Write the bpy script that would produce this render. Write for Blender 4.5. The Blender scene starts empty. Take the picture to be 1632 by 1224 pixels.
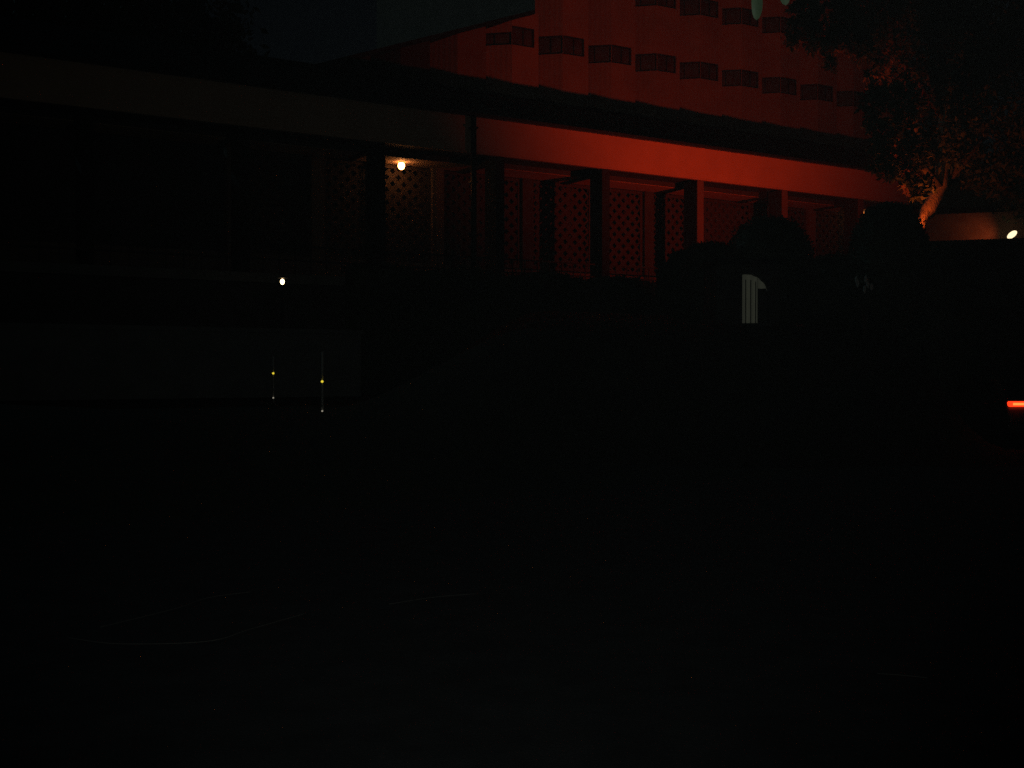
import bpy, bmesh, math, random
import numpy as np
from mathutils import Vector, Matrix

C = bpy.context.scene.collection
sc = bpy.context.scene
R = math.radians
rng = np.random.default_rng(7)
random.seed(7)

# ------------------------------------------------------------------ camera
F = 1790.0                      # focal length in photograph pixels (1632 wide)
PITCH = math.atan(20 / F)
CAMZ = 1.6
cam = bpy.data.objects.new('camera', bpy.data.cameras.new('camera'))
C.objects.link(cam)
cam.location = (0, 0, CAMZ)
cam.rotation_euler = (math.pi / 2 - PITCH, 0, 0)
cam.data.sensor_width = 36
cam.data.lens = 36 * F / 1632
cam.data.clip_start = 0.05
cam.data.clip_end = 3000
sc.camera = cam

# ------------------------------------------------------------------ night sky, moon, camera flash
w = bpy.data.worlds.new('World'); sc.world = w; w.use_nodes = True
nt = w.node_tree
sky = nt.nodes.new('ShaderNodeTexSky'); sky.sky_type = 'NISHITA'
sky.sun_disc = False; sky.sun_elevation = R(12); sky.sun_rotation = R(200)
nt.links.new(sky.outputs[0], nt.nodes['Background'].inputs[0])
nt.nodes['Background'].inputs[1].default_value = 0.0004
moon = bpy.data.objects.new('moon', bpy.data.lights.new('moon', 'SUN'))
C.objects.link(moon); moon.data.energy = 0.036; moon.data.angle = R(0.5)
moon.data.color = (.45, .95, 1.1)
moon.rotation_mode = 'QUATERNION'; moon.rotation_quaternion = Vector((.95, -.25, -.38)).to_track_quat('-Z', 'Y'); moon.location = (-60, 15, 40)
flash = bpy.data.objects.new('camera_flash', bpy.data.lights.new('camera_flash', 'SPOT'))
C.objects.link(flash); flash.location = (0.05, 0.0, CAMZ + .06)
flash.rotation_euler = (math.pi / 2 + R(3), 0, R(2))
flash.data.energy = 160; flash.data.spot_size = R(70); flash.data.spot_blend = 1
flash.data.shadow_soft_size = .015; flash.data.color = (.88, 1, .95)

sc.view_settings.view_transform = 'Standard'; sc.view_settings.look = 'None'
sc.view_settings.exposure = 0; sc.view_settings.gamma = 1
sc.view_settings.use_curve_mapping = False
sc.cycles.use_denoising = False
sc.cycles.max_bounces = 6

# ------------------------------------------------------------------ helpers
def at(u, v, Y):
    a = (u - 816) / F; b = (612 - v) / F
    y = math.cos(PITCH) + b * math.sin(PITCH)
    z = -math.sin(PITCH) + b * math.cos(PITCH)
    k = Y / y
    return Vector((a * k, Y, CAMZ + z * k))

def mat(name, col, rough=.8, var=.25, scale=6.0, bump=0.0, bscale=40.0, stretch=(1, 1, 1), spec=.3, metal=0.0,
        emit=None, es=0.0, wave=None, ribs=None, trans=0.0):
    m = bpy.data.materials.new(name); m.use_nodes = True
    n = m.node_tree.nodes; l = m.node_tree.links
    p = n['Principled BSDF']
    p.inputs['Roughness'].default_value = rough
    p.inputs['Specular IOR Level'].default_value = spec
    p.inputs['Metallic'].default_value = metal
    tc = n.new('ShaderNodeTexCoord')
    mp = n.new('ShaderNodeMapping'); mp.inputs['Scale'].default_value = stretch
    l.new(tc.outputs['Object'], mp.inputs[0])
    nz = n.new('ShaderNodeTexNoise'); nz.inputs['Scale'].default_value = scale
    nz.inputs['Detail'].default_value = 6; nz.inputs['Roughness'].default_value = .65
    l.new(mp.outputs[0], nz.inputs['Vector'])
    r = n.new('ShaderNodeValToRGB')
    lo = [max(0, c * (1 - var)) for c in col]; hi = [min(1, c * (1 + var)) for c in col]
    r.color_ramp.elements[0].position = .3; r.color_ramp.elements[1].position = .7
    r.color_ramp.elements[0].color = (*lo, 1); r.color_ramp.elements[1].color = (*hi, 1)
    l.new(nz.outputs[0], r.inputs[0]); l.new(r.outputs[0], p.inputs['Base Color'])
    if bump or wave:
        h = None
        if bump:
            nb = n.new('ShaderNodeTexNoise'); nb.inputs['Scale'].default_value = bscale
            nb.inputs['Detail'].default_value = 4
            l.new(mp.outputs[0], nb.inputs['Vector']); h = nb.outputs[0]
        if wave:
            wv = n.new('ShaderNodeTexWave'); wv.bands_direction = 'X'; wv.inputs['Scale'].default_value = wave
            wv.inputs['Distortion'].default_value = .6
            l.new(mp.outputs[0], wv.inputs['Vector'])
            h = wv.outputs[0] if h is None else h
        bp = n.new('ShaderNodeBump'); bp.inputs['Strength'].default_value = bump or .3
        bp.inputs['Distance'].default_value = .02
        l.new(h, bp.inputs['Height']); l.new(bp.outputs[0], p.inputs['Normal'])
    if ribs:
        wv = n.new('ShaderNodeTexWave'); wv.bands_direction = 'X'; wv.inputs['Scale'].default_value = ribs
        l.new(tc.outputs['Object'], wv.inputs['Vector'])
        b2 = n.new('ShaderNodeBump'); b2.inputs['Strength'].default_value = .5; b2.inputs['Distance'].default_value = .012
        l.new(wv.outputs[0], b2.inputs['Height']); l.new(bp.outputs[0], b2.inputs['Normal']); l.new(b2.outputs[0], p.inputs['Normal'])
    if trans:
        ts = n.new('ShaderNodeBsdfTranslucent'); l.new(r.outputs[0], ts.inputs['Color'])
        mx = n.new('ShaderNodeMixShader'); mx.inputs[0].default_value = trans
        l.new(p.outputs[0], mx.inputs[1]); l.new(ts.outputs[0], mx.inputs[2])
        l.new(mx.outputs[0], n['Material Output'].inputs[0])
    if emit:
        p.inputs['Emission Color'].default_value = (*emit, 1); p.inputs['Emission Strength'].default_value = es
    return m

M = {
    'asphalt': mat('asphalt', (.032, .032, .032), .9, .35, 3, .5, 120),
    'soil': mat('soil', (.022, .028, .016), .95, .4, 1.5, .6, 30),
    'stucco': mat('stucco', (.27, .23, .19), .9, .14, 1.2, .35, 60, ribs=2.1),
    'stucco_light_lost': mat('stucco_light_lost', (.028, .024, .021), .9, .14, 1.2, .35, 60, ribs=2.1),  # far wing bays: floodlight falloff put into the stucco colour
    'lit_bark': mat('lit_bark', (.42, .3, .2), .95, .4, 5, .8, 14, (1, 1, .3)),  # bark copy lightened to carry the floodlit brightness of the trunk
    'stucco_light_fade': mat('stucco_light_fade', (.14, .12, .1), .9, .14, 1.2, .35, 60, ribs=2.1),  # same stucco darkened for the weaker floodlight on this bay
    'fascia': mat('fascia_paint', (.46, .33, .23), .75, .1, .9, .15, 30, (1, 1, 1)),
    'lattice': mat('lattice_paint', (.05, .038, .033), .8, .2, 4),
    'plaster': mat('plaster', (.125, .1, .085), .85, .15, 2, .2, 40),
    'soffit': mat('soffit_board', (.05, .042, .035), .8, .15, 2),
    'roof': mat('roof_tile', (.012, .012, .014), .9, .3, 3, spec=.1),
    'dark_metal': mat('dark_metal', (.015, .015, .016), .5, .2, 8),
    'frame': mat('window_frame', (.02, .016, .014), .5, .2, 8),
    'glass': mat('window_glass', (.07, .055, .05), .25, .35, 2.5, spec=.5),
    'dark_wall': mat('dark_wall', (.05, .05, .05), .9, .3, 2, .3, 20),
    'shaded_paint': mat('shaded_paint', (.022, .02, .018), .85, .25, 3, .2, 30, spec=.15),  # shade on the sides of the fins put into the colour
    'concrete': mat('concrete', (.13, .14, .135), .9, .25, 1.5, .3, 25),
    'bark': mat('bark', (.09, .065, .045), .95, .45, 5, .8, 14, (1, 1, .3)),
    'leaf': mat('leaf', (.09, .1, .04), .55, .5, 1.2, trans=.45),
    'leaf_dark': mat('leaf_dark', (.03, .045, .025), .6, .5, 1.2),
    'leaf_near': mat('leaf_near', (.15, .22, .12), .45, .25, 14),
    'flower': mat('flower', (.5, .54, .52), .7, .1, 3),
    'post_paint': mat('post_paint', (.3, .3, .28), .7, .2, 9),
    'beam_paint': mat('beam_paint', (.05, .042, .035), .8, .15, 3),
    'white_paint': mat('white_paint', (.75, .75, .72), .6, .12, 5),
    'black_rubber': mat('black_rubber', (.02, .02, .02), .8, .2, 6),
    'car_paint': mat('car_paint', (.03, .03, .035), .3, .1, 3, spec=.5),
    'chrome': mat('chrome', (.6, .6, .6), .15, .05, 3, metal=1.0),
    'car_glass': mat('car_glass', (.01, .011, .012), .08, .1, 2, spec=.5),
    'plate': mat('plate', (.6, .6, .55), .5, .08, 5),
    'twig': mat('dry_twig', (.085, .08, .07), .9, .2, 20),
    'right_wall': mat('right_wall', (.3, .17, .11), .9, .3, 1.6, .4, 18),
    'globe': mat('globe_glow', (.8, .8, .8), .4, .01, 3, emit=(1, .36, .1), es=19),
    'bulb': mat('bulb_glow', (.8, .8, .8), .4, .01, 3, emit=(1, .72, .38), es=5),
    'side_glow': mat('side_lamp_glow', (.8, .8, .8), .4, .01, 3, emit=(1, .78, .45), es=1.5),
    'amber': mat('amber_flash_glow', (.8, .6, .05), .3, .02, 3, emit=(1, .78, .05), es=.85),  # own glow stands in for camera flash thrown back by the reflector
    'pale_refl': mat('pale_flash_glow', (.8, .8, .75), .3, .02, 3, emit=(1, .9, .7), es=.28),  # own glow for flash returned by the lower reflector
    'tail_red': mat('tail_red', (.5, .02, .02), .3, .02, 3, emit=(1, .04, .008), es=1.6),
    'tail_core': mat('tail_core', (.5, .1, .02), .3, .02, 3, emit=(1, .17, .03), es=2.2),
    'flood_lens': mat('flood_lens', (.6, .3, .1), .3, .02, 3, emit=(1, .07, .02), es=3),
    'curtain': mat('curtain', (.6, .6, .5), .9, .3, 3, stretch=(8, 8, .6), emit=(.95, 1, .72), es=.0115),  # faint glow set in the cloth for a lit room behind
}

def link(name, me, m=None, parent=None, smooth=False):
    o = bpy.data.objects.new(name, me); C.objects.link(o)
    if m is not None and not me.materials: me.materials.append(m)
    if parent is not None: o.parent = parent
    if smooth:
        for p in me.polygons: p.use_smooth = True
    return o

def from_bm(name, bm, m, parent=None, smooth=False):
    bmesh.ops.recalc_face_normals(bm, faces=bm.faces)
    me = bpy.data.meshes.new(name); bm.to_mesh(me); bm.free()
    return link(name, me, m, parent, smooth)

def box(bm, x0, x1, y0, y1, z0, z1):
    vs = [bm.verts.new(c) for c in ((x0, y0, z0), (x1, y0, z0), (x1, y1, z0), (x0, y1, z0),
                                    (x0, y0, z1), (x1, y0, z1), (x1, y1, z1), (x0, y1, z1))]
    for f in ((0, 3, 2, 1), (4, 5, 6, 7), (0, 1, 5, 4), (1, 2, 6, 5), (2, 3, 7, 6), (3, 0, 4, 7)):
        bm.faces.new([vs[i] for i in f])
    return vs

def boxo(name, m, dims, parent=None, bevel=0.0):
    bm = bmesh.new(); box(bm, *dims)
    if bevel: bmesh.ops.bevel(bm, geom=bm.edges[:], offset=bevel, segments=2, affect='EDGES')
    return from_bm(name, bm, m, parent)

def tube(bm, pts, rad, seg=8):
    pts = [Vector(p) for p in pts]
    rads = rad if isinstance(rad, (list, tuple)) else [rad] * len(pts)
    rings = []
    for i, p in enumerate(pts):
        t = (pts[min(i + 1, len(pts) - 1)] - pts[max(i - 1, 0)]).normalized()
        a = t.orthogonal().normalized() if abs(t.z) > .98 else t.cross(Vector((0, 0, 1))).normalized()
        b = t.cross(a)
        rings.append([bm.verts.new(p + (a * math.cos(2 * math.pi * k / seg) + b * math.sin(2 * math.pi * k / seg)) * rads[i]) for k in range(seg)])
    for r0, r1 in zip(rings, rings[1:]):
        for k in range(seg):
            bm.faces.new((r0[k], r0[(k + 1) % seg], r1[(k + 1) % seg], r1[k]))
    bm.faces.new(rings[0][::-1]); bm.faces.new(rings[-1])

def thing(name, label, cat, loc=(0, 0, 0), rz=0.0, group=None):
    o = bpy.data.objects.new(name, None); C.objects.link(o)
    o.empty_display_size = .3
    o.location = loc; o.rotation_euler = (0, 0, rz)
    o['label'] = label; o['category'] = cat
    if group: o['group'] = group
    return o

def tag(o, label, cat, group=None):
    o['label'] = label; o['category'] = cat
    if group: o['group'] = group
    return o

def dup(root, loc=None, label=None):
    r = root.copy(); C.objects.link(r)
    if loc is not None: r.location = loc
    if label: r['label'] = label
    for ch in root.children:
        c = ch.copy(); C.objects.link(c); c.parent = r
        for g in ch.children:
            d = g.copy(); C.objects.link(d); d.parent = c
    return r

def leaves(name, pts, size, m, parent=None, aspect=.5, fold=True, droop=0.0):
    """one mesh of folded leaf blades at the given points"""
    pts = np.asarray(pts, float); n = len(pts)
    a = rng.normal(size=(n, 3)); a[:, 2] -= droop; a /= np.linalg.norm(a, axis=1)[:, None]
    b = np.cross(a, rng.normal(size=(n, 3))); b /= np.linalg.norm(b, axis=1)[:, None]
    c = np.cross(a, b)
    s = (size * rng.uniform(.65, 1.35, n))[:, None]
    wd = s * aspect * .5
    v = np.stack([pts, pts + a * s * .45 + b * wd + c * s * .08, pts + a * s, pts + a * s * .45 - b * wd + c * s * .08], 1).reshape(-1, 3)
    idx = np.arange(n)[:, None] * 4
    tri = np.concatenate([idx + [0, 1, 2], idx + [0, 2, 3]], 0)
    me = bpy.data.meshes.new(name)
    me.from_pydata(v.tolist(), [], tri.tolist()); me.update()
    return link(name, me, m, parent)

def blob_points(blobs, n, shell=.55):
    """points through a set of ellipsoids (cx,cy,cz,rx,ry,rz), denser to the outside, gathered in sprays"""
    vol = np.array([b[3] * b[4] * b[5] for b in blobs]) ** .75
    out = []
    for b, k in zip(blobs, (vol / vol.sum() * n).astype(int)):
        q = max(3, k // 26)
        d = rng.normal(size=(q, 3)); d /= np.linalg.norm(d, axis=1)[:, None]
        r = rng.uniform(shell, 1.0, q)[:, None]
        cen = np.array(b[:3]) + d * r * np.array(b[3:])
        i = rng.integers(0, q, k)
        out.append(cen[i] + rng.normal(size=(k, 3)) * min(b[3:]) * .13)
    return np.concatenate(out)

def S(a, b, x):
    t = np.clip((x - a) / (b - a), 0, 1); return t * t * (3 - 2 * t)

# ------------------------------------------------------------------ building frame
DX, DY = 2884 / 3394.36, F / 3394.36          # direction of the facade in plan
O = Vector(((1044 - 816) / F * 37.2, 37.2, 0))
TH = math.atan2(DY, DX)
PD = -DY * O.x + DX * O.y

def s_of(x, y): return PD - (-DY * x + DX * y)      # metres in front of the fascia
def loc_t(u, yl):                                   # local x on the vertical plane yl behind the fascia, seen at column u
    k = (PD + yl) / PD
    Y = 37.2 * 2656 / (3700 - u) * k
    X = (u - 816) / F * Y
    return (X - O.x) * DX + (Y - O.y) * DY
def world(t, yl, z): return Vector((O.x + t * DX - yl * DY, O.y + t * DY + yl * DX, z))

def h(x, y):
    x = np.asarray(x, float); y = np.asarray(y, float)
    s = s_of(x, y)
    b = S(-3.6, 1.0, x) * (1 - S(8.8, 10.0, x))
    left = (1 - S(8.8, 10.0, x)) * (.86 * (1 - S(10.8, 17.5, s)) + .15 * (1 - S(3, 9, s)))
    bank = b * (1.75 * (1 - S(11.6, 16.0, s)) + .55 * (1 - S(2, 10, s)))
    z = left + bank
    near = S(7, 12, y)
    return z * near

# ------------------------------------------------------------------ ground
def grid_mesh(name, xs, ys, m, dz=0.0, keep=None):
    X, Y = np.meshgrid(xs, ys); Z = h(X, Y) + dz
    nx = len(xs); v = np.stack([X, Y, Z], -1).reshape(-1, 3)
    fs = []
    for j in range(len(ys) - 1):
        for i in range(nx - 1):
            if keep is None or keep(.5 * (xs[i] + xs[i + 1]), .5 * (ys[j] + ys[j + 1])):
                fs.append((j * nx + i, j * nx + i + 1, (j + 1) * nx + i + 1, (j + 1) * nx + i))
    me = bpy.data.meshes.new(name); me.from_pydata(v.tolist(), [], fs); me.update()
    o = link(name, me, m, None, True); o['kind'] = 'structure'
    return o
xs = np.concatenate([np.linspace(-900, -40, 8), np.linspace(-36, 36, 145), np.linspace(40, 900, 8)])
ys = np.concatenate([np.linspace(-60, -6, 5), np.linspace(-5, 60, 131), np.linspace(70, 1500, 8)])
g = grid_mesh('ground', xs, ys, M['soil'])
car_park = grid_mesh('car_park', np.linspace(-16, 24, 81), np.linspace(-5, 34, 79), M['asphalt'], .012,
                     lambda x, y: float(h(x, y)) < .012)

# ------------------------------------------------------------------ hotel building
hotel = thing('hotel_building', 'long red-lit hotel with folded wall, paired strip windows and lattice veranda', 'building', (O.x, O.y, 0), TH)
YB = 6.9                                            # ridge line of the folded wall
T0, T1 = -24.0, 19.0
ZF0, ZF1 = 8.15, 9.25                               # fascia
RS = (11.9 - ZF1) / YB                              # roof slope
FLOOR = 4.2
tB = [loc_t(u, YB) for u in (897, 972, 1044, 1112, 1177, 1241, 1302)]
pitch = (tB[-1] - tB[0]) / 6
t_ridge = lambda i: tB[0] + i * pitch
ZW, HW, ST = 13.9, .72, 2.66
tc0 = t_ridge(0) - pitch / 2
wing_a = (loc_t(855, YB), at(855, 22, 46 * 2656 / (3700 - 855)).z)
wing_b = (loc_t(560, YB), at(560, 96, 46 * 2656 / (3700 - 560)).z)
def wing_top(t): return wing_a[1] + (t - wing_a[0]) * (wing_b[1] - wing_a[1]) / (wing_b[0] - wing_a[0])

def wall_strip(bm, p0, p1, z0, ztop, holes, depth=.14):
    """wall face from p0 to p1 (plan), z0 up to ztop(f); holes = (f0,f1,za,zb) in fractions along"""
    p0 = Vector(p0); p1 = Vector(p1)
    nrm = Vector((-(p1 - p0).y, (p1 - p0).x)).normalized()     # pointing inwards (away from camera)
    P = lambda f, z, d=0: bm.verts.new((*(p0.lerp(p1, f) + nrm * d), z))
    cuts = sorted({0.0, 1.0, *[q for hl in holes for q in hl[:2]]})
    for fa, fb in zip(cuts, cuts[1:]):
        hs = sorted([hl for hl in holes if hl[0] <= fa + 1e-6 and hl[1] >= fb - 1e-6], key=lambda q: q[2])
        lo = z0
        for hl in hs:
            bm.faces.new((P(fa, lo), P(fb, lo), P(fb, hl[2]), P(fa, hl[2]))); lo = hl[3]
        bm.faces.new((P(fa, lo), P(fb, lo), P(fb, ztop(fb)), P(fa, ztop(fa))))
    for f0, f1, za, zb in holes:
        for q in ((f0, za, f1, za), (f1, za, f1, zb), (f1, zb, f0, zb), (f0, zb, f0, za)):
            bm.faces.new((P(q[0], q[1]), P(q[2], q[3]), P(q[2], q[3], depth), P(q[0], q[1], depth)))
    return nrm

win_meshes = {}
def window(p0, p1, f0, f1, za, zb, parent):
    """frame and pane of one strip window, standing in its recess"""
    p0 = Vector(p0); p1 = Vector(p1); d = (p1 - p0)
    ang = math.atan2(d.y, d.x); L = d.length * (f1 - f0); H = zb - za
    key = (round(L, 3), round(H, 3))
    if key not in win_meshes:
        b = bmesh.new(); fw = .055
        box(b, 0, L, .05, .13, 0, fw); box(b, 0, L, .05, .13, H - fw, H)
        box(b, 0, fw, .052, .128, fw, H - fw); box(b, L - fw, L, .052, .128, fw, H - fw)
        box(b, L * .52, L * .52 + .035, .055, .125, fw, H - fw)
        bmesh.ops.recalc_face_normals(b, faces=b.faces)
        mf = bpy.data.meshes.new('window'); b.to_mesh(mf); b.free()
        b = bmesh.new(); box(b, .056, L - .056, .09, .1, .056, H - .056)
        bmesh.ops.recalc_face_normals(b, faces=b.faces)
        mp = bpy.data.meshes.new('pane'); b.to_mesh(mp); b.free()
        win_meshes[key] = (mf, mp)
    mf, mp = win_meshes[key]
    o = link('window', mf, M['frame'], parent)
    q = p0.lerp(p1, f0); o.location = (q.x, q.y, za); o.rotation_euler = (0, 0, ang)
    link('pane', mp, M['glass'], o)

def ribs(bm, p0, p1, z0, z1): pass

DEP = next(d for d in np.arange(5, 40, .1) if (lambda q: 816 + F * q.x / q.y)(world(t_ridge(0) - pitch / 2, YB + d, 0)) < 592)
bm_tower = bmesh.new(); bm_wing = bmesh.new(); bm_end = bmesh.new(); bm_far = bmesh.new()
hp = pitch / 2
for i in range(-5, 9):
    t = t_ridge(i)
    A = (t - hp, YB + 1.05); Bp = (t, YB); Cc = (t + hp, YB - .05)
    nA = (t + hp, YB + 1.05)
    wing = i < 0
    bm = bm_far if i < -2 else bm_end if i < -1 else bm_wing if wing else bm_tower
    for k, (p0, p1, f0, f1) in enumerate(((A, Bp, .1, .992), (Bp, Cc, .012, .84))):
        top = (lambda f, p0=p0, p1=p1: wing_top(p0[0] + (p1[0] - p0[0]) * f)) if wing else (lambda f: 21.5)
        if i == 0 and k == 0: p0 = tuple(Vector(A).lerp(Vector(Bp), .3)); f0 = .06
        if wing and min(top(0), top(1)) < 10.9: continue
        holes = []
        if wing:
            zt = min(ZW + HW, min(top(f0), top(f1)) - .03)
            if zt > ZW + .25: holes.append((f0, f1, ZW, zt))
        else:
            holes = [(f0, f1, ZW, ZW + HW), (f0, f1, ZW + ST, ZW + ST + HW)]
        wall_strip(bm, p0, p1, 10.2, top, holes)
        for hl in holes: window(p0, p1, *hl, hotel)
    # return face stepping back to the next fold
    if wing and wing_top(t + hp) > 10.9 or not wing:
        zt = wing_top(t + hp) if wing else 21.5
        v = [bm.verts.new(c) for c in ((*Cc, 10.2), (*nA, 10.2), (*nA, zt), (*Cc, zt))]
        bm.faces.new(v)
# tower end walls, back and flat top; wing back
ta, tb_ = t_ridge(0) - hp, t_ridge(8) + hp
tx = ta + hp * .3; ty = YB + 1.05 * .7
for q in (((tx, ty), (tx, YB + DEP)), ((tx, YB + DEP), (tb_, YB + DEP)), ((tb_, YB + DEP), (tb_, YB - .05))):
    (x0, y0), (x1, y1) = q
    bm_tower.faces.new([bm_tower.verts.new(c) for c in ((x0, y0, 10.2), (x1, y1, 10.2), (x1, y1, 21.5), (x0, y0, 21.5))])
bm_tower.faces.new([bm_tower.verts.new(c) for c in ((tx, YB + 1.1, 21.49), (tb_, YB + 1.1, 21.49), (tb_, YB + DEP, 21.49), (tx, YB + DEP, 21.49))])
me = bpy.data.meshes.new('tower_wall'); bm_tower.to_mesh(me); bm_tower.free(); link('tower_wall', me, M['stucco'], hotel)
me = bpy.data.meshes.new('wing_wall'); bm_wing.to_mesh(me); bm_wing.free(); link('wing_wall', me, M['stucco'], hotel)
me = bpy.data.meshes.new('end_wall'); bm_end.to_mesh(me); bm_end.free(); link('end_wall', me, M['stucco_light_fade'], hotel)
me = bpy.data.meshes.new('end_wall'); bm_far.to_mesh(me); bm_far.free(); link('end_wall', me, M['stucco_light_lost'], hotel)
# sloping roof of the low wing
bm = bmesh.new()
tw0 = t_ridge(-5) - hp
vs = []
for yl in (YB - .12, YB + 11.5):
    for tt in (tw0, ta - .2):
        for dz in (.01, .16): vs.append(bm.verts.new((tt, yl, wing_top(tt) + dz)))
for f in ((0, 2, 3, 1), (4, 5, 7, 6), (0, 1, 5, 4), (2, 6, 7, 3), (1, 3, 7, 5), (0, 4, 6, 2)): bm.faces.new([vs[k] for k in f])
from_bm('wing_roof', bm, M['roof'], hotel)

# veranda roof with low tile courses
bm = bmesh.new()
nc = 16; y0, y1 = -.12, YB + .75
for k in range(nc):
    a = y0 + (y1 - y0) * k / nc; b = y0 + (y1 - y0) * (k + 1) / nc
    za = ZF1 + .015 + RS * (a - y0); zb = ZF1 + .015 + RS * (b - y0)
    v = [bm.verts.new(c) for c in ((T0, a, za), (T1, a, za), (T1, a, za + .008), (T0, a, za + .008), (T1, b, zb), (T0, b, zb))]
    bm.faces.new((v[0], v[1], v[2], v[3])); bm.faces.new((v[3], v[2], v[4], v[5]))
from_bm('veranda_roof', bm, M['roof'], hotel)
boxo('gutter', M['dark_metal'], (T0, T1, -.2, -.003, ZF1 - .07, ZF1 + .02), hotel, .015)
boxo('fascia', M['fascia'], (T0, T1, 0, .14, ZF0, ZF1), hotel)
boxo('fascia_lip', M['fascia'], (T0, T1, -.035, .1, ZF0 - .05, ZF0 - .003), hotel)
WALL = 2.42
boxo('soffit', M['soffit'], (T0, T1, .142, WALL + .4, ZF0 + .02, ZF0 + .06), hotel)
boxo('veranda_floor', M['concrete'], (T0, T1, -.45, YB, FLOOR - .25, FLOOR), hotel)
boxo('podium_wall', M['dark_wall'], (T0, T1, -.2, YB, -.4, FLOOR - .252), hotel)
boxo('back_wall', M['dark_wall'], (T0, T1, WALL + .85, WALL + 1.0, FLOOR + .002, ZF0 + .018), hotel)
boxo('header_beam', M['beam_paint'], (T0, T1, WALL - 1.2, WALL + .16, ZF0 - .14, ZF0 + .018), hotel)  # extended forward to shield the soffit from the globe lamp
boxo('streak_board', M['fascia'], (T0, T1, WALL - 1.19, WALL - .045, ZF0 - .155, ZF0 - .142), hotel)  # pale underside added to brighten the streak above the globe lamp
boxo('dwarf_wall', M['plaster'], (T0, T1, WALL - .05, WALL + .15, FLOOR + .002, 5.0), hotel)

# front fins (posts)
post_t = [loc_t(u, 0) for u in (966, 1116, 1250)]
sp = (post_t[2] - post_t[0]) / 2
pm = None
for k in range(-7, 5):
    t = post_t[0] + k * sp
    if t < T0 + .5 or t > T1 - .5: continue
    if pm is None:
        b = bmesh.new(); box(b, -.15, .15, .02, .68, 0, ZF0 - FLOOR - .055)
        bmesh.ops.recalc_face_normals(b, faces=b.faces)
        pm = bpy.data.meshes.new('post'); b.to_mesh(pm); b.free()
        b = bmesh.new(); box(b, -.09, .09, .68, WALL - .06, ZF0 - FLOOR - .22, ZF0 - FLOOR + .015)
        bmesh.ops.recalc_face_normals(b, faces=b.faces)
        beam_m = bpy.data.meshes.new('cross_beam'); b.to_mesh(beam_m); b.free()
        b = bmesh.new()
        L = sp - .3
        for zz in (.82, .42): box(b, .15, .15 + L, .28, .33, zz, zz + .045)
        for q in range(1, 8): box(b, .15 + L * q / 8 - .012, .15 + L * q / 8 + .012, .29, .32, .05, .82)
        bmesh.ops.recalc_face_normals(b, faces=b.faces)
        rail_m = bpy.data.meshes.new('railing'); b.to_mesh(rail_m); b.free()
    for nm, me_, mm in (('post', pm, M['shaded_paint']), ('cross_beam', beam_m, M['shaded_paint']), ('railing', rail_m, M['dark_metal'])):
        o = link(nm, me_, mm, hotel); o.location = (t, 0, FLOOR + .003)
    if t > post_t[0] + 1: boxo('lit_post_face', M['plaster'], (t - .14, t + .14, -.005, .018, FLOOR + .003, ZF0 - .056), hotel)  # lighter board stands in for the lit front of the post

# lattice panels between pilasters, one mesh of diamond openings for each panel
def lattice_mesh(W, H, c=.2, hole=.098, th=.05):
    b = bmesh.new()
    nx = int(W / c) + 1; nz = int(H / c) + 1
    def clampp(x, z): return (min(max(x, 0), W), min(max(z, 0), H))
    for j in range(-1, nz + 2):
        for i in range(-1, nx + 2):
            if (i + j) % 2: continue
            cx, cz = i * c, j * c
            if cx - hole < 0 or cx + hole > W or cz - hole < 0 or cz + hole > H: continue
            out = [clampp(cx + dx * c, cz + dz * c) for dx, dz in ((1, 0), (0, 1), (-1, 0), (0, -1))]
            inn = [(cx + dx * hole, cz + dz * hole) for dx, dz in ((1, 0), (0, 1), (-1, 0), (0, -1))]
            vo = [b.verts.new((x, 0, z)) for x, z in out]; vi = [b.verts.new((x, 0, z)) for x, z in inn]
            vb = [b.verts.new((x, th, z)) for x, z in inn]
            for k in range(4):
                q = (k + 1) % 4
                b.faces.new((vo[k], vi[k], vi[q], vo[q])); b.faces.new((vi[k], vb[k], vb[q], vi[q]))
    m_ = bpy.data.meshes.new('lattice_panel'); b.to_mesh(m_); b.free()
    return m_
pil_u = [372, 505, 598, 696, 838, 950, 1031, 1100, 1202, 1290, 1385]
pil = [loc_t(u, WALL) for u in pil_u]
LZ0, LZ1 = 5.0, ZF0 - .16
for k, t in enumerate(pil):
    boxo('pilaster', M['dark_wall'] if pil_u[k] in (838, 1031, 1202) else M['plaster'],
         (t - .2, t + .2, WALL - .12, WALL + .2, FLOOR + .004, ZF0 + .016), hotel)
for a, b_ in zip(pil, pil[1:]):
    a += .2; b_ -= .2
    W = b_ - a - .02
    o = link('lattice_panel', lattice_mesh(W, LZ1 - LZ0 - .02), M['lattice'], hotel); o.location = (a + .01, WALL + .03, LZ0 + .01)
    b = bmesh.new()
    box(b, 0, W, -.01, .02, 0, .12); box(b, 0, W, -.01, .02, LZ1 - LZ0 - .12, LZ1 - LZ0 - .02)
    box(b, 0, .1, -.008, .02, .12, LZ1 - LZ0 - .12); box(b, W - .1, W, -.008, .02, .12, LZ1 - LZ0 - .12)
    o = from_bm('lattice_frame', b, M['lattice'], hotel); o.location = (a + .01, WALL + .015, LZ0 + .01)

# downpipe in front of the fascia
td = loc_t(755, -.12)
bm = bmesh.new(); tube(bm, [(td, -.12, ZF1 - .05), (td, -.12, 4.6)], .085, 10)
from_bm('downpipe', bm, M['dark_metal'], hotel, True)
for zz in (8.8, 7.2, 5.6): boxo('pipe_clip', M['dark_metal'], (td - .11, td + .11, -.21, -.01, zz, zz + .05), hotel)

# ------------------------------------------------------------------ lamps
def uvball(bm, r, sz=1.0, c=(0, 0, 0), seg=20, rings=12):
    bmesh.ops.create_uvsphere(bm, u_segments=seg, v_segments=rings, radius=r, matrix=Matrix.Translation(c) @ Matrix.Diagonal((1, 1, sz, 1)))

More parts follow.
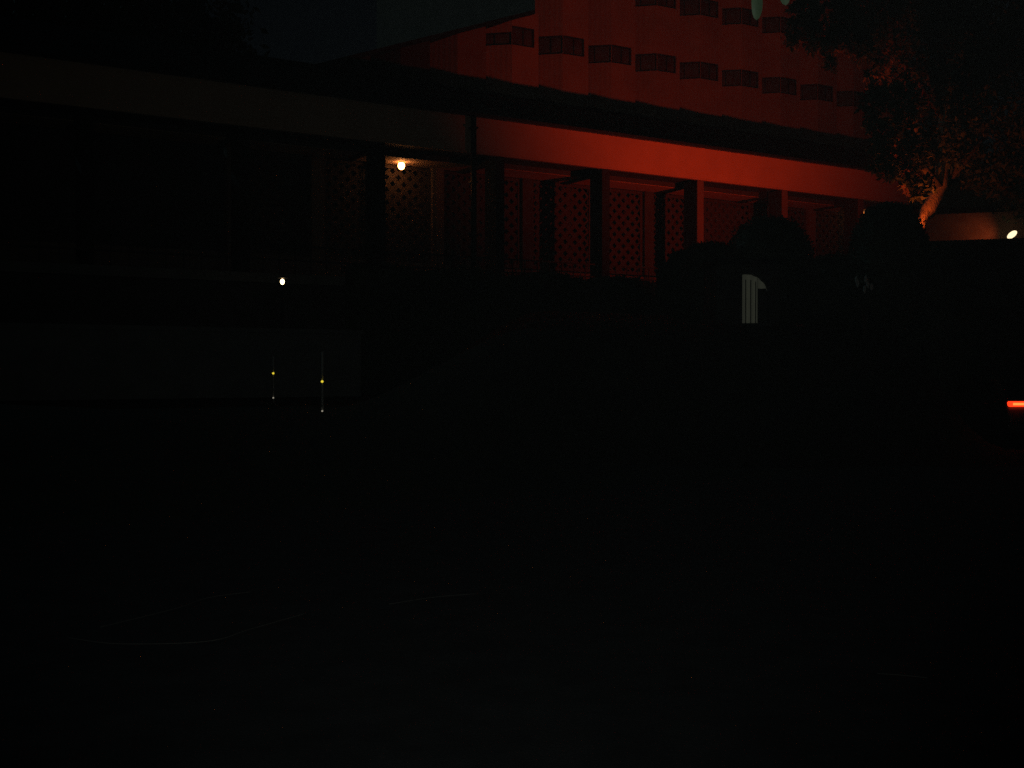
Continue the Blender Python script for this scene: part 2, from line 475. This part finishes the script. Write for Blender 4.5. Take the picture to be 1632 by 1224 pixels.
def globe_lamp(p, ztop, label, r=.105):
    t = thing('globe_lamp', label, 'lamp', p, 0, 'globe lamps under the veranda ceiling')
    bm = bmesh.new(); uvball(bm, r, 1.15); from_bm('globe', bm, M['globe'], t, True)
    bm = bmesh.new(); dz = ztop - p[2]
    tube(bm, [(0, 0, r * 1.12), (0, 0, dz - .025)], .022, 8); tube(bm, [(0, 0, dz - .025), (0, 0, dz)], .07, 12)
    from_bm('stem', bm, M['dark_metal'], t, True)
    return t
tl = loc_t(640, WALL - .55); p = world(tl, WALL - .55, 7.88)
globe_lamp(p, ZF0 - .155, 'round white globe lamp glowing beside the wide dark veranda pillar')
tl = loc_t(1381, WALL - .55); p = world(tl, WALL - .55, 7.86)
globe_lamp(p, ZF0 - .155, 'small globe lamp peeking past the left edge of the taller round bush', .06)

# garden lamp on a post in front of the veranda
p = at(450, 449, 27.3); gz = float(h(p.x, p.y))
t = thing('garden_lamp', 'small white bulb on a dark garden post left of the lattice', 'lamp', (p.x, p.y, gz))
z = p.z - gz
bm = bmesh.new(); tube(bm, [(0, 0, 0), (0, 0, .06)], .1, 12); tube(bm, [(0, 0, .06), (0, 0, z - .1)], [.045, .03], 10)
from_bm('post', bm, M['dark_metal'], t, True)
bm = bmesh.new(); tube(bm, [(0, 0, z - .115), (0, 0, z - .085)], [.05, .12], 14); from_bm('light_baffle', bm, M['dark_metal'], t)  # disc added to keep the bulb's light off the post
bm = bmesh.new(); uvball(bm, .052, 1.35, (0, 0, z)); from_bm('bulb', bm, M['bulb'], t, True)
bm = bmesh.new(); tube(bm, [(0, 0, z + .085), (0, 0, z + .13)], [.13, .02], 14); from_bm('cap', bm, M['dark_metal'], t)

# floodlights on a pole, behind the taller round bush
FL = at(1437, 372, 30.0)
gz = float(h(FL.x, FL.y))
fl = thing('floodlight', 'sodium floodlights on a pole hidden behind the taller round bush', 'floodlight', (FL.x, FL.y, gz))
z = FL.z - gz
bm = bmesh.new(); tube(bm, [(0, 0, 0), (0, 0, z - .15)], [.07, .05], 10); box(bm, -.3, .3, -.03, .03, z - .2, z - .15)
from_bm('pole', bm, M['dark_metal'], fl)
def flood_head(x, direction, energy, size, blend, soft=.06, col=(1, .052, .009)):
    d = Vector(direction).normalized()
    q = d.to_track_quat('-Z', 'Y')
    bm = bmesh.new()
    vs0 = box(bm, -.14, .14, -.1, .1, .02, .16)
    for v in vs0:
        if v.co.z > .1: v.co.x *= .6; v.co.y *= .6
    o = from_bm('housing', bm, M['dark_metal'], fl); o.rotation_mode = 'QUATERNION'; o.rotation_quaternion = q; o.location = (x, 0, z)
    bm = bmesh.new(); box(bm, -.12, .12, -.08, .08, .012, .0195)
    l = from_bm('lens', bm, M['flood_lens'], o)
    ld = bpy.data.lights.new('flood_lamp', 'SPOT'); ld.energy = energy; ld.spot_size = size; ld.spot_blend = blend
    ld.color = col; ld.shadow_soft_size = soft
    lo = bpy.data.objects.new('flood_lamp', ld); C.objects.link(lo); lo.parent = o; lo.location = (0, 0, -.03)
aim = Vector((-DY * math.cos(R(9)) + DX * math.sin(R(9)), DX * math.cos(R(9)) + DY * math.sin(R(9)), math.tan(R(34))))
flood_head(-.2, aim, 1660, R(107), 1.0)
flood_head(.47, (.3, -.05, 1.0), 110, R(150), .8, col=(1, .15, .02))

# ------------------------------------------------------------------ low building at the right, lit along its ledge
bl = at(1515, 383, 33.0); br = at(1632, 377, 32.4)
ang = math.atan2(br.y - bl.y, br.x - bl.x)
ann = thing('annex_building', 'low dark annex at the right edge with an upper wall lit red', 'building', (bl.x, bl.y, 0), ang)
zt = bl.z
boxo('lower_wall', M['dark_wall'], (-1.2, 14, .15, 9, -.2, zt - .13), ann)
boxo('ledge', M['dark_wall'], (-1.35, 14.15, 0, 1.34, zt - .128, zt), ann)
boxo('upper_wall', M['right_wall'], (-.6, 14, 1.35, 9, zt - .127, zt + .95), ann)
boxo('roof', M['roof'], (-1.3, 14.3, 1.1, 9.3, zt + .953, zt + 1.1), ann)
p = at(1613, 374, 33.0)
t = thing('wall_lamp', 'bright oval lamp on the ledge of the annex at the right edge', 'lamp', (p.x, p.y, p.z))
bm = bmesh.new(); uvball(bm, .1, 1.0)
o = from_bm('bulb', bm, M['side_glow'], t, True); o.scale = (1.65, .9, .85); o.rotation_euler = (0, R(-38), 0)
bm = bmesh.new(); tube(bm, [(.02, .02, -.13), (.02, .02, -.07)], .05, 10); from_bm('bracket', bm, M['dark_metal'], t, True)
ld = bpy.data.lights.new('lamp_beam', 'SPOT'); ld.energy = 9; ld.color = (1, .2, .05); ld.spot_size = R(110); ld.spot_blend = 1; ld.shadow_soft_size = .04
lo = bpy.data.objects.new('lamp_beam', ld); C.objects.link(lo); lo.parent = t; lo.location = (-.2, .14, .02)
lo.rotation_mode = 'QUATERNION'; lo.rotation_quaternion = Vector((-.75, 1, .12)).to_track_quat('-Z', 'Y')

# ------------------------------------------------------------------ trees
def tree(name, label, base, blobs, n, leaf, trunk, limbs, m, group=None, droop=.2):
    t = thing(name, label, 'tree', base, 0, group)
    bm = bmesh.new(); tube(bm, [Vector(p) - Vector(base) for p in trunk[0]], trunk[1], 10)
    from_bm('trunk', bm, M['lit_bark'] if limbs else M['bark'], t, True)
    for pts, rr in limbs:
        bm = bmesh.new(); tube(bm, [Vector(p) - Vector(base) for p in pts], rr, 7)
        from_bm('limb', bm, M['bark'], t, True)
    pts = blob_points(blobs, n) - np.array(base)
    leaves('crown', pts, leaf, m, t, .5, droop=droop)
    return t
# tree lit from below by the floodlights
b0 = at(1452, 700, 30.6); b0.z = float(h(b0.x, b0.y))
k1 = at(1459, 366, 30.6); k2 = at(1478, 338, 30.8); k3 = at(1500, 300, 31.2); k4 = at(1505, 190, 31.6); k5 = at(1520, 60, 32)
def eb(u, v, Y, ru, rv, rd):
    c = at(u, v, Y); s_ = Y / F
    return (c.x, c.y, c.z, ru * s_, rd, rv * s_)
blobs = [eb(1440, 240, 29.2, 52, 58, .7), eb(1462, 275, 31.8, 42, 30, .6), eb(1420, 170, 29.2, 42, 50, .9), eb(1500, 200, 31.6, 70, 80, 1.6), eb(1490, 90, 32, 80, 70, 1.8),
         eb(1590, 180, 32, 80, 130, 2.0), eb(1580, 40, 32, 100, 90, 2.0), eb(1480, -20, 31.5, 90, 70, 1.8),
         eb(1375, 58, 30.6, 30, 34, .9), eb(1340, 40, 30.5, 70, 42, 1.3), eb(1290, 62, 30.2, 45, 26, .9), eb(1380, 10, 31, 60, 60, 1.5), eb(1320, 102, 30.2, 12, 14, .4), eb(1275, 20, 30.2, 25, 30, .7),
         eb(1466, 292, 29.7, 36, 24, .35), eb(1640, 280, 32.4, 60, 60, 1.4), eb(1405, 120, 30.8, 20, 28, .6)]
tree('broadleaf_tree', 'large leafy tree beside the annex, its lower leaves lit orange from below', tuple(b0), blobs, 30000, .2,
     ([b0, k1, k2, k3, k4, k5], [.34, .24, .22, .2, .16, .08]),
     [([k3, at(1450, 240, 29.6), at(1420, 150, 29.3)], [.12, .07, .03]), ([k4, at(1410, 60, 32.6), at(1300, 40, 31.6)], [.11, .07, .03]),
      ([k3, at(1560, 230, 31.8), at(1610, 150, 32)], [.12, .07, .03]), ([k4, at(1450, 60, 31.6), at(1430, -40, 31.6)], [.1, .06, .03])], M['leaf'])
# trees behind the wing at the left
for (u, v0, Y, wd, lab) in ((150, 100, 50, 5.2, 'dark tree behind the far left end of the veranda roof'),
                            (-60, 80, 44, 4.5, 'dark tree cut by the left edge of the photo'),
                            (265, 120, 56, 3.6, 'dark tree behind the roof, right of the other dark trees')):
    b = at(u, 592, Y); b.z = float(h(b.x, b.y)); c = at(u, v0, Y)
    bl_ = [(c.x + dx * wd, c.y + dy * wd, c.z + dz * wd, wd * .62, wd * .62, wd * .55) for dx, dy, dz in
           ((0, 0, 0), (.55, .2, -.25), (-.6, -.1, -.2), (.1, .5, .45), (-.25, -.3, .5), (.4, -.4, .3), (-.7, .2, .25), (.75, 0, .2))]
    tree('background_tree', lab, tuple(b), bl_, 9000, .42, ([b, (b.x, b.y, c.z * .5), (b.x + .2, b.y, c.z)], [.4, .3, .12]), [], M['leaf_dark'], 'dark trees behind the building')

# near tree: trunk outside the frame, two leaves hang into the top edge
nb = (5.2, 6.2, 0.0)
lp = [at(1206, -17, 5.2), at(1248, -38, 5.0)]
ntree = thing('near_tree', 'nearby tree whose two pale green leaves hang in at the top edge', 'tree', nb)
bm = bmesh.new(); rel = lambda p: Vector(p) - Vector(nb)
tube(bm, [rel(nb), rel((5.25, 6.2, 1.8)), rel((5.1, 6.1, 3.4)), rel((5.0, 6.0, 5.2))], [.2, .17, .13, .06], 12)
from_bm('trunk', bm, M['bark'], ntree, True)
bm = bmesh.new()
top = lp[0] + Vector((.1, .05, .3))
tube(bm, [rel((5.1, 6.1, 3.3)), rel((3.4, 5.7, 3.75)), rel((2.0, 5.4, 3.72)), rel(lp[1] + Vector((.06, .04, .12))), rel(top), rel(lp[0] + Vector((-.1, .0, .25)))], [.07, .05, .03, .014, .012, .005], 8)
tube(bm, [rel(top), rel(lp[0])], .004, 6); tube(bm, [rel(lp[1] + Vector((.06, .04, .12))), rel(lp[1])], .004, 6)
from_bm('branch', bm, M['bark'], ntree, True)
def big_leaf(L, W):
    b = bmesh.new(); n = 14; rows = []
    for i in range(n + 1):
        f = i / n; wd = W * .5 * max(.02, math.sqrt(max(0, 1 - (2 * f - 1) ** 2))) * (1 - .12 * f)
        rows.append([b.verts.new((x * wd, -.012 * math.sin(math.pi * f) - abs(x) * wd * -.22, -L * f)) for x in (-1, -.5, 0, .5, 1)])
    for r0, r1 in zip(rows, rows[1:]):
        for k in range(4): b.faces.new((r0[k], r0[k + 1], r1[k + 1], r1[k]))
    m_ = bpy.data.meshes.new('hanging_leaf'); b.to_mesh(m_); b.free()
    m_.materials.append(M['leaf_near'])
    for p_ in m_.polygons: p_.use_smooth = True
    return m_
lm = big_leaf(.137, .058)
o = link('hanging_leaf', lm, None, ntree); o.location = rel(lp[0]); o.rotation_euler = (R(8), R(-3), R(8))
o = link('hanging_leaf', lm, None, ntree); o.location = rel(lp[1]); o.rotation_euler = (R(-6), R(-6), R(-20))
for k in range(40):
    f = rng.uniform(0, 1); q = Vector((5.1, 6.1, 3.5)).lerp(Vector((2.2, 5.5, 3.9)), f) + Vector(rng.normal(size=3) * .18)
    o = link('hanging_leaf', lm, None, ntree); o.location = rel(q); o.rotation_euler = tuple(rng.uniform(-.8, .8, 3))

# ------------------------------------------------------------------ bushes and hedges
def bush(name, label, c, rx, ry, zb, zt, n, leaf=.09, group=None, m='leaf_dark', power=2.4):
    t = thing(name, label, 'bush', (c[0], c[1], zb), 0, group)
    H = zt - zb
    bm = bmesh.new(); uvball(bm, 1.0, 1.0, seg=28, rings=16)
    for v in bm.verts:
        d = v.co.copy(); nrm = (abs(d.x) ** power + abs(d.y) ** power + abs(d.z) ** power) ** (1 / power)
        d = d / nrm
        wob = 1 + .05 * math.sin(7 * d.x + c[0]) * math.sin(6 * d.z + 5 * d.y)
        v.co = Vector((d.x * rx * .93 * wob, d.y * ry * .93 * wob, H * .5 + d.z * H * .5 * .97))
    from_bm('inner_mass', bm, M[m], t, True)
    d = rng.normal(size=(n, 3)); nr = (np.abs(d) ** power).sum(1) ** (1 / power); d /= nr[:, None]
    d *= rng.uniform(.9, 1.015, n)[:, None]
    pts = np.stack([d[:, 0] * rx, d[:, 1] * ry, H * .5 + d[:, 2] * H * .5], 1)
    leaves('foliage', pts, leaf, M[m], t, .55)
    return t
def px_bush(u, v, hw, Y, label, n=7000, zb=None, **k):
    c = at(u, v, Y); z0 = float(h(c.x, c.y)) - .05 if zb is None else zb
    r = hw * Y / F
    return bush('clipped_bush', label, (c.x, c.y), r, r * .9, z0, c.z, n, **k)
GB = 'round clipped bushes in front of the veranda'
px_bush(1226, 346, 70, 27.5, 'wide round dark bush above the arched window', group=GB)
px_bush(1417, 324, 60, 25.5, 'taller round dark bush in front of the orange lit trunk', n=9000, group=GB)
px_bush(1332, 408, 70, 27.0, 'lower dark bush filling the gap between the two round bushes', group=GB)
px_bush(1500, 386, 60, 26.5, 'low dark bush right of the orange lit trunk', group=GB)
px_bush(1132, 389, 42, 29.0, 'squared dark bush left of the wide round bush', group=GB, power=4.0)
px_bush(1085, 402, 22, 31.0, 'small dark bush below the brightest veranda post', group=GB, power=3.0)
px_bush(1058, 414, 13, 33.0, 'little pointed shrub in front of the third lattice', n=1500, group=GB, power=1.6)
# hedge along the veranda edge
t0, t1 = loc_t(560, -1.6), loc_t(1120, -1.6)
hed = thing('clipped_hedge', 'long dark hedge running along below the lattice veranda', 'hedge', tuple(world(t0, -1.6, 0)), TH)
L = t1 - t0
bm = bmesh.new(); box(bm, 0, L, -.4, .4, .3, 4.3)
from_bm('inner_mass', bm, M['leaf_dark'], hed)
n = 14000
pts = np.stack([rng.uniform(0, L, n), np.where(rng.random(n) < .55, -.42, rng.uniform(-.45, .45, n)), rng.uniform(1.2, 4.3, n)], 1)
top = pts[:, 1] > -.415; pts[top, 2] = 4.3 + rng.uniform(-.02, .1, top.sum()) + .08 * np.sin(pts[top, 0] * 2.3)
leaves('foliage', pts, .12, M['leaf_dark'], hed, .55)
# pale flowers on a small shrub
c = at(1378, 452, 24.6); z0 = float(h(c.x, c.y))
fs = thing('flowering_shrub', 'small shrub with a few pale flowers in front of the taller bush', 'shrub', (c.x, c.y, z0))
pts = blob_points([(0, 0, (c.z - z0) * .75, .32, .3, (c.z - z0) * .32)], 900)
leaves('foliage', pts, .1, M['leaf_dark'], fs, .5)
bm = bmesh.new()
for q in range(5): tube(bm, [(0, 0, 0), (rng.uniform(-.2, .2), rng.uniform(-.2, .2), (c.z - z0) * .9)], .015, 5)
from_bm('stem', bm, M['bark'], fs)
for du, dv in ((-13, -6), (-11, 0), (2, -7), (5, 1), (11, 5), (0, 9)):
    q = at(1378 + du, 452 + dv, 24.1)
    bm = bmesh.new()
    for k in range(5):
        a = k * 1.2566
        uvball(bm, .018, 2.2, (math.cos(a) * .018, 0, math.sin(a) * .05), 8, 5)
    o = from_bm('flower', bm, M['flower'], fs, True); o.location = q - Vector((c.x, c.y, z0))

# ------------------------------------------------------------------ arched window of a small garden hut
bl_ = at(1157, 515, 25.0); tr = at(1227, 436, 25.0)
W = tr.x - bl_.x; zb = bl_.z; Hh = tr.z - zb; xc = (bl_.x + tr.x) / 2
gh = float(h(xc, 25.5)) - .3
hut = thing('garden_hut', 'small dark hut with a dim arched window of pale curtain folds', 'hut', (xc, 25.0, gh))
zb -= gh
r = W / 2; sp_ = Hh - r
bm = bmesh.new()
arc = [(r * math.cos(a), zb + sp_ + r * math.sin(a)) for a in np.linspace(0, math.pi, 19)]
inner = [(r, zb)] + arc + [(-r, zb)]
top = zb + Hh + .22; ww = W * .5 + .22
def P(x, z, y=0): return bm.verts.new((x, y, z))
bm.faces.new((P(-ww, 0), P(ww, 0), P(ww, zb), P(-ww, zb)))
bm.faces.new((P(r, zb), P(ww, zb), P(ww, zb + sp_), P(r, zb + sp_)))
bm.faces.new((P(-ww, zb), P(-r, zb), P(-r, zb + sp_), P(-ww, zb + sp_)))
for (x0, z0), (x1, z1) in zip(arc, arc[1:]):
    bm.faces.new((P(x0, z0), P(x0 if abs(x0) < r - 1e-6 else math.copysign(ww, x0), top), P(x1 if abs(x1) < r - 1e-6 else math.copysign(ww, x1), top), P(x1, z1)))
bm.faces.new((P(r, zb + sp_), P(ww, zb + sp_), P(ww, top))); bm.faces.new((P(-r, zb + sp_), P(-ww, zb + sp_), P(-ww, top)))
for (x0, z0), (x1, z1) in zip(inner, inner[1:] + inner[:1]):
    bm.faces.new((P(x0, z0), P(x1, z1), P(x1, z1, .16), P(x0, z0, .16)))
box(bm, -ww, -ww + .1, .002, 1.6, 0, top); box(bm, ww - .1, ww, .002, 1.6, 0, top); box(bm, -ww + .1, ww - .1, 1.5, 1.6, 0, top)
from_bm('wall', bm, M['dark_wall'], hut)
boxo('roof', M['roof'], (-ww - .12, ww + .12, -.12, 1.72, top + .003, top + .12), hut)
# curtain with vertical folds: the wide glowing drop and the thin left edge
def curtain(x0, x1, z0, z1f, y):
    b = bmesh.new(); n = 40; prev = None
    for i in range(n + 1):
        x = x0 + (x1 - x0) * i / n; yy = y + .03 * math.sin(x * 42)
        cur = (b.verts.new((x, yy, z0)), b.verts.new((x, yy, z1f(x))))
        if prev: b.faces.new((prev[0], cur[0], cur[1], prev[1]))
        prev = cur
    me_ = bpy.data.meshes.new('curtain'); b.to_mesh(me_); b.free()
    return link('curtain', me_, M['curtain'], hut, True)
archz = lambda x: zb + sp_ + math.sqrt(max(0, (r * .995) ** 2 - x * x))
sx = lambda u: (u - 1192) / 35 * r
sz = lambda v: zb + (515 - v) / 79 * Hh
curtain(sx(1186), sx(1210), zb + .002, archz, .2)
curtain(sx(1210.6), sx(1226), sz(459), archz, .2)
bm = bmesh.new()
for u in (1190.5, 1198.5, 1206.5):
    box(bm, sx(u) - .008, sx(u) + .008, .12, .15, zb, archz(sx(u)) - .12)
from_bm('glazing_bar', bm, M['dark_metal'], hut)
boxo('cabinet', M['dark_wall'], (sx(1211), sx(1226), .24, .7, zb, sz(460)), hut)

# ------------------------------------------------------------------ low wall at the left, marker posts
t0, t1 = loc_t(-120, -4), loc_t(575, -4)
lw = thing('garden_wall', 'low pale concrete wall running along the left below the veranda', 'wall', tuple(world(t0, -4, .4)), TH)
boxo('wall_body', M['concrete'], (0, t1 - t0, 0, .3, 0, 2.1), lw)
boxo('coping', M['concrete'], (-.05, t1 - t0 + .05, -.05, .35, 2.103, 2.2), lw)

def marker(u, vtop, vref, vlow, Y, label):
    a = at(u, vref, Y); gz = float(h(a.x, a.y)) - .03
    t = thing('marker_post', label, 'post', (a.x, a.y, gz), 0, 'reflector posts beside the drive')
    bm = bmesh.new(); ztp = at(u, vtop, Y).z - gz
    tube(bm, [(0, 0, 0), (0, 0, ztp - .02), (0, 0, ztp)], [.022, .02, .012], 8)
    from_bm('pole', bm, M['post_paint'], t, True)
    for nm, vv, mm, rr in (('reflector', vref, M['amber'], .021), ('reflector', vlow, M['pale_refl'], .014)):
        bm = bmesh.new(); tube(bm, [(0, -.05, 0), (0, -.02, 0)], rr, 14)
        o = from_bm(nm, bm, mm, t); o.location = (0, 0, at(u, vv, Y).z - gz)
    return t
marker(514, 560, 608, 655, 20, 'thin pale post with an amber dot, the nearer and right one of two')
marker(436, 568, 595, 634, 24, 'thin pale post with an amber dot, the farther and left one of two')

# ------------------------------------------------------------------ parked car at the right edge (rear to the camera)
cx, cy = at(1604, 644, 23.0).x + .86, 23.0
car = thing('parked_car', 'dark parked car cut by the right edge with its red tail light glowing', 'car', (cx, cy, 0))
prof = [(0, .42), (.0, .62), (.05, .86), (.12, 1.0), (.55, 1.06), (1.15, 1.40), (2.4, 1.43), (3.15, 1.02), (4.1, .86), (4.32, .62), (4.34, .36)]
low = [(4.2, .24), (.12, .24)]
bm = bmesh.new(); rings = []
for y, z in prof + low:
    hw = .86 - (.2 * max(0, (z - .98) / .45)) - (.06 if y > 4 or y < .03 else 0)
    rings.append([bm.verts.new((x * hw, y, z + (.03 if z > .8 else 0) * (1 - x * x))) for x in (-1, -.9, -.5, 0, .5, .9, 1)])
nr = len(rings)
for k in range(nr):
    a, b = rings[k], rings[(k + 1) % nr]
    for q in range(6): bm.faces.new((a[q], b[q], b[q + 1], a[q + 1]))
bm.faces.new([rr[0] for rr in rings]); bm.faces.new([rr[-1] for rr in rings][::-1])
from_bm('body', bm, M['car_paint'], car, True)
bm = bmesh.new()
v = [bm.verts.new(c) for c in ((-.62, .6, 1.135), (.62, .6, 1.135), (.55, 1.1, 1.425), (-.55, 1.1, 1.425))]; bm.faces.new(v)
bmesh.ops.solidify(bm, geom=bm.faces[:], thickness=.012)
o = from_bm('rear_window', bm, M['car_glass'], car)
for sgn in (-1, 1):
    bm = bmesh.new()
    v = [bm.verts.new(c) for c in ((sgn * .845, .95, 1.06), (sgn * .845, 2.95, 1.06), (sgn * .69, 2.4, 1.38), (sgn * .69, 1.25, 1.38))]
    bm.faces.new(v); bmesh.ops.solidify(bm, geom=bm.faces[:], thickness=.012)
    from_bm('side_window', bm, M['car_glass'], car)
    for yy in (.82, 3.5):
        bm = bmesh.new()
        bmesh.ops.create_cone(bm, segments=28, radius1=.31, radius2=.31, depth=.2, cap_ends=True, matrix=Matrix.Rotation(math.pi / 2, 4, 'Y'))
        o = from_bm('wheel', bm, M['black_rubber'], car); o.location = (sgn * .78, yy, .31)
        bm = bmesh.new()
        bmesh.ops.create_cone(bm, segments=20, radius1=.19, radius2=.17, depth=.03, cap_ends=True, matrix=Matrix.Rotation(math.pi / 2, 4, 'Y'))
        r_ = from_bm('rim', bm, M['chrome'], o); r_.location = (sgn * .105, 0, 0)
    xa, xb = (-.85, -.42) if sgn < 0 else (.42, .85)
    zl = at(1620, 644, 23.0).z
    tl_ = boxo('tail_light', M['tail_red'], (xa + .045, xb, -.06, .1, zl - .055, zl + .055), car, .015)
    boxo('light_core', M['tail_core'], (xa + .1, xb - .05, -.068, -.05, zl - .022, zl + .026), tl_)
    bm = bmesh.new(); box(bm, sgn * .86 - .12 * (sgn < 0), sgn * .86 + .12 * (sgn > 0), 2.75, 2.9, 1.02, 1.14)
    from_bm('mirror', bm, M['car_paint'], car)
boxo('bumper', M['car_paint'], (-.84, .84, -.1, .12, .36, .58), car, .04)
boxo('bumper_strip', M['chrome'], (-.83, .83, -.112, -.06, .455, .485), car)
boxo('number_plate', M['plate'], (-.25, .25, -.03, -.01, .66, .77), car)

# ------------------------------------------------------------------ small things on the asphalt
def gp(u, v):
    Y = CAMZ / (((v - 612) / F * math.cos(PITCH) + math.sin(PITCH)) / (math.cos(PITCH) - (v - 612) / F * math.sin(PITCH)))
    q = at(u, v, Y); return (q.x, q.y, .022)
def stalk(name, pix, rad, label, cat='twig'):
    p = [np.array(pix[0])] + [np.array(q, float) for q in pix] + [np.array(pix[-1])]
    pts = []
    for a, b, c, d in zip(p, p[1:], p[2:], p[3:]):
        for f in np.linspace(0, 1, 9)[:-1]:
            pts.append(.5 * (2 * b + (c - a) * f + (2 * a - 5 * b + 4 * c - d) * f ** 2 + (3 * b - a - 3 * c + d) * f ** 3))
    pts.append(p[-1])
    bm = bmesh.new(); tube(bm, [gp(*q) for q in pts], rad * .8, 6)
    tag(from_bm(name, bm, M['twig'], None, True), label, cat, 'dry stalks lying on the asphalt')
stalk('dry_stalk', [(108, 1022), (190, 1032), (330, 1028), (400, 1008), (490, 982)], .0035, 'long thin dry stalk curving across the asphalt at lower left')
stalk('dry_stalk', [(160, 1005), (280, 975), (330, 958), (400, 948)], .003, 'short dry stalk lying just above the long curved one at lower left')
stalk('dry_stalk', [(620, 968), (690, 957), (760, 951)], .003, 'thin dry stalk lying on the asphalt near the bottom centre')
stalk('dry_stalk', [(1398, 1080), (1440, 1083), (1478, 1087)], .003, 'straight dry stalk lying on the asphalt at lower right')
p = gp(16, 845)
bm = bmesh.new(); uvball(bm, .012, .7, seg=8, rings=6)
o = tag(from_bm('pale_pebble', bm, M['white_paint'], None, True), 'tiny bright pebble on the dark asphalt at the left edge', 'pebble'); o.location = (p[0], p[1], .018)

# ------------------------------------------------------------------ thin damp night air round the whole place
hz = bpy.data.materials.new('haze'); hz.use_nodes = True
hn = hz.node_tree.nodes; hn.remove(hn['Principled BSDF'])
pv = hn.new('ShaderNodeVolumePrincipled'); pv.inputs['Density'].default_value = .0002
pv.inputs['Color'].default_value = (.9, .95, .95, 1)
hz.node_tree.links.new(pv.outputs[0], hn['Material Output'].inputs['Volume'])
hb = boxo('haze', hz, (-120, 120, -30, 160, -1.5, 32)); hb['kind'] = 'stuff'
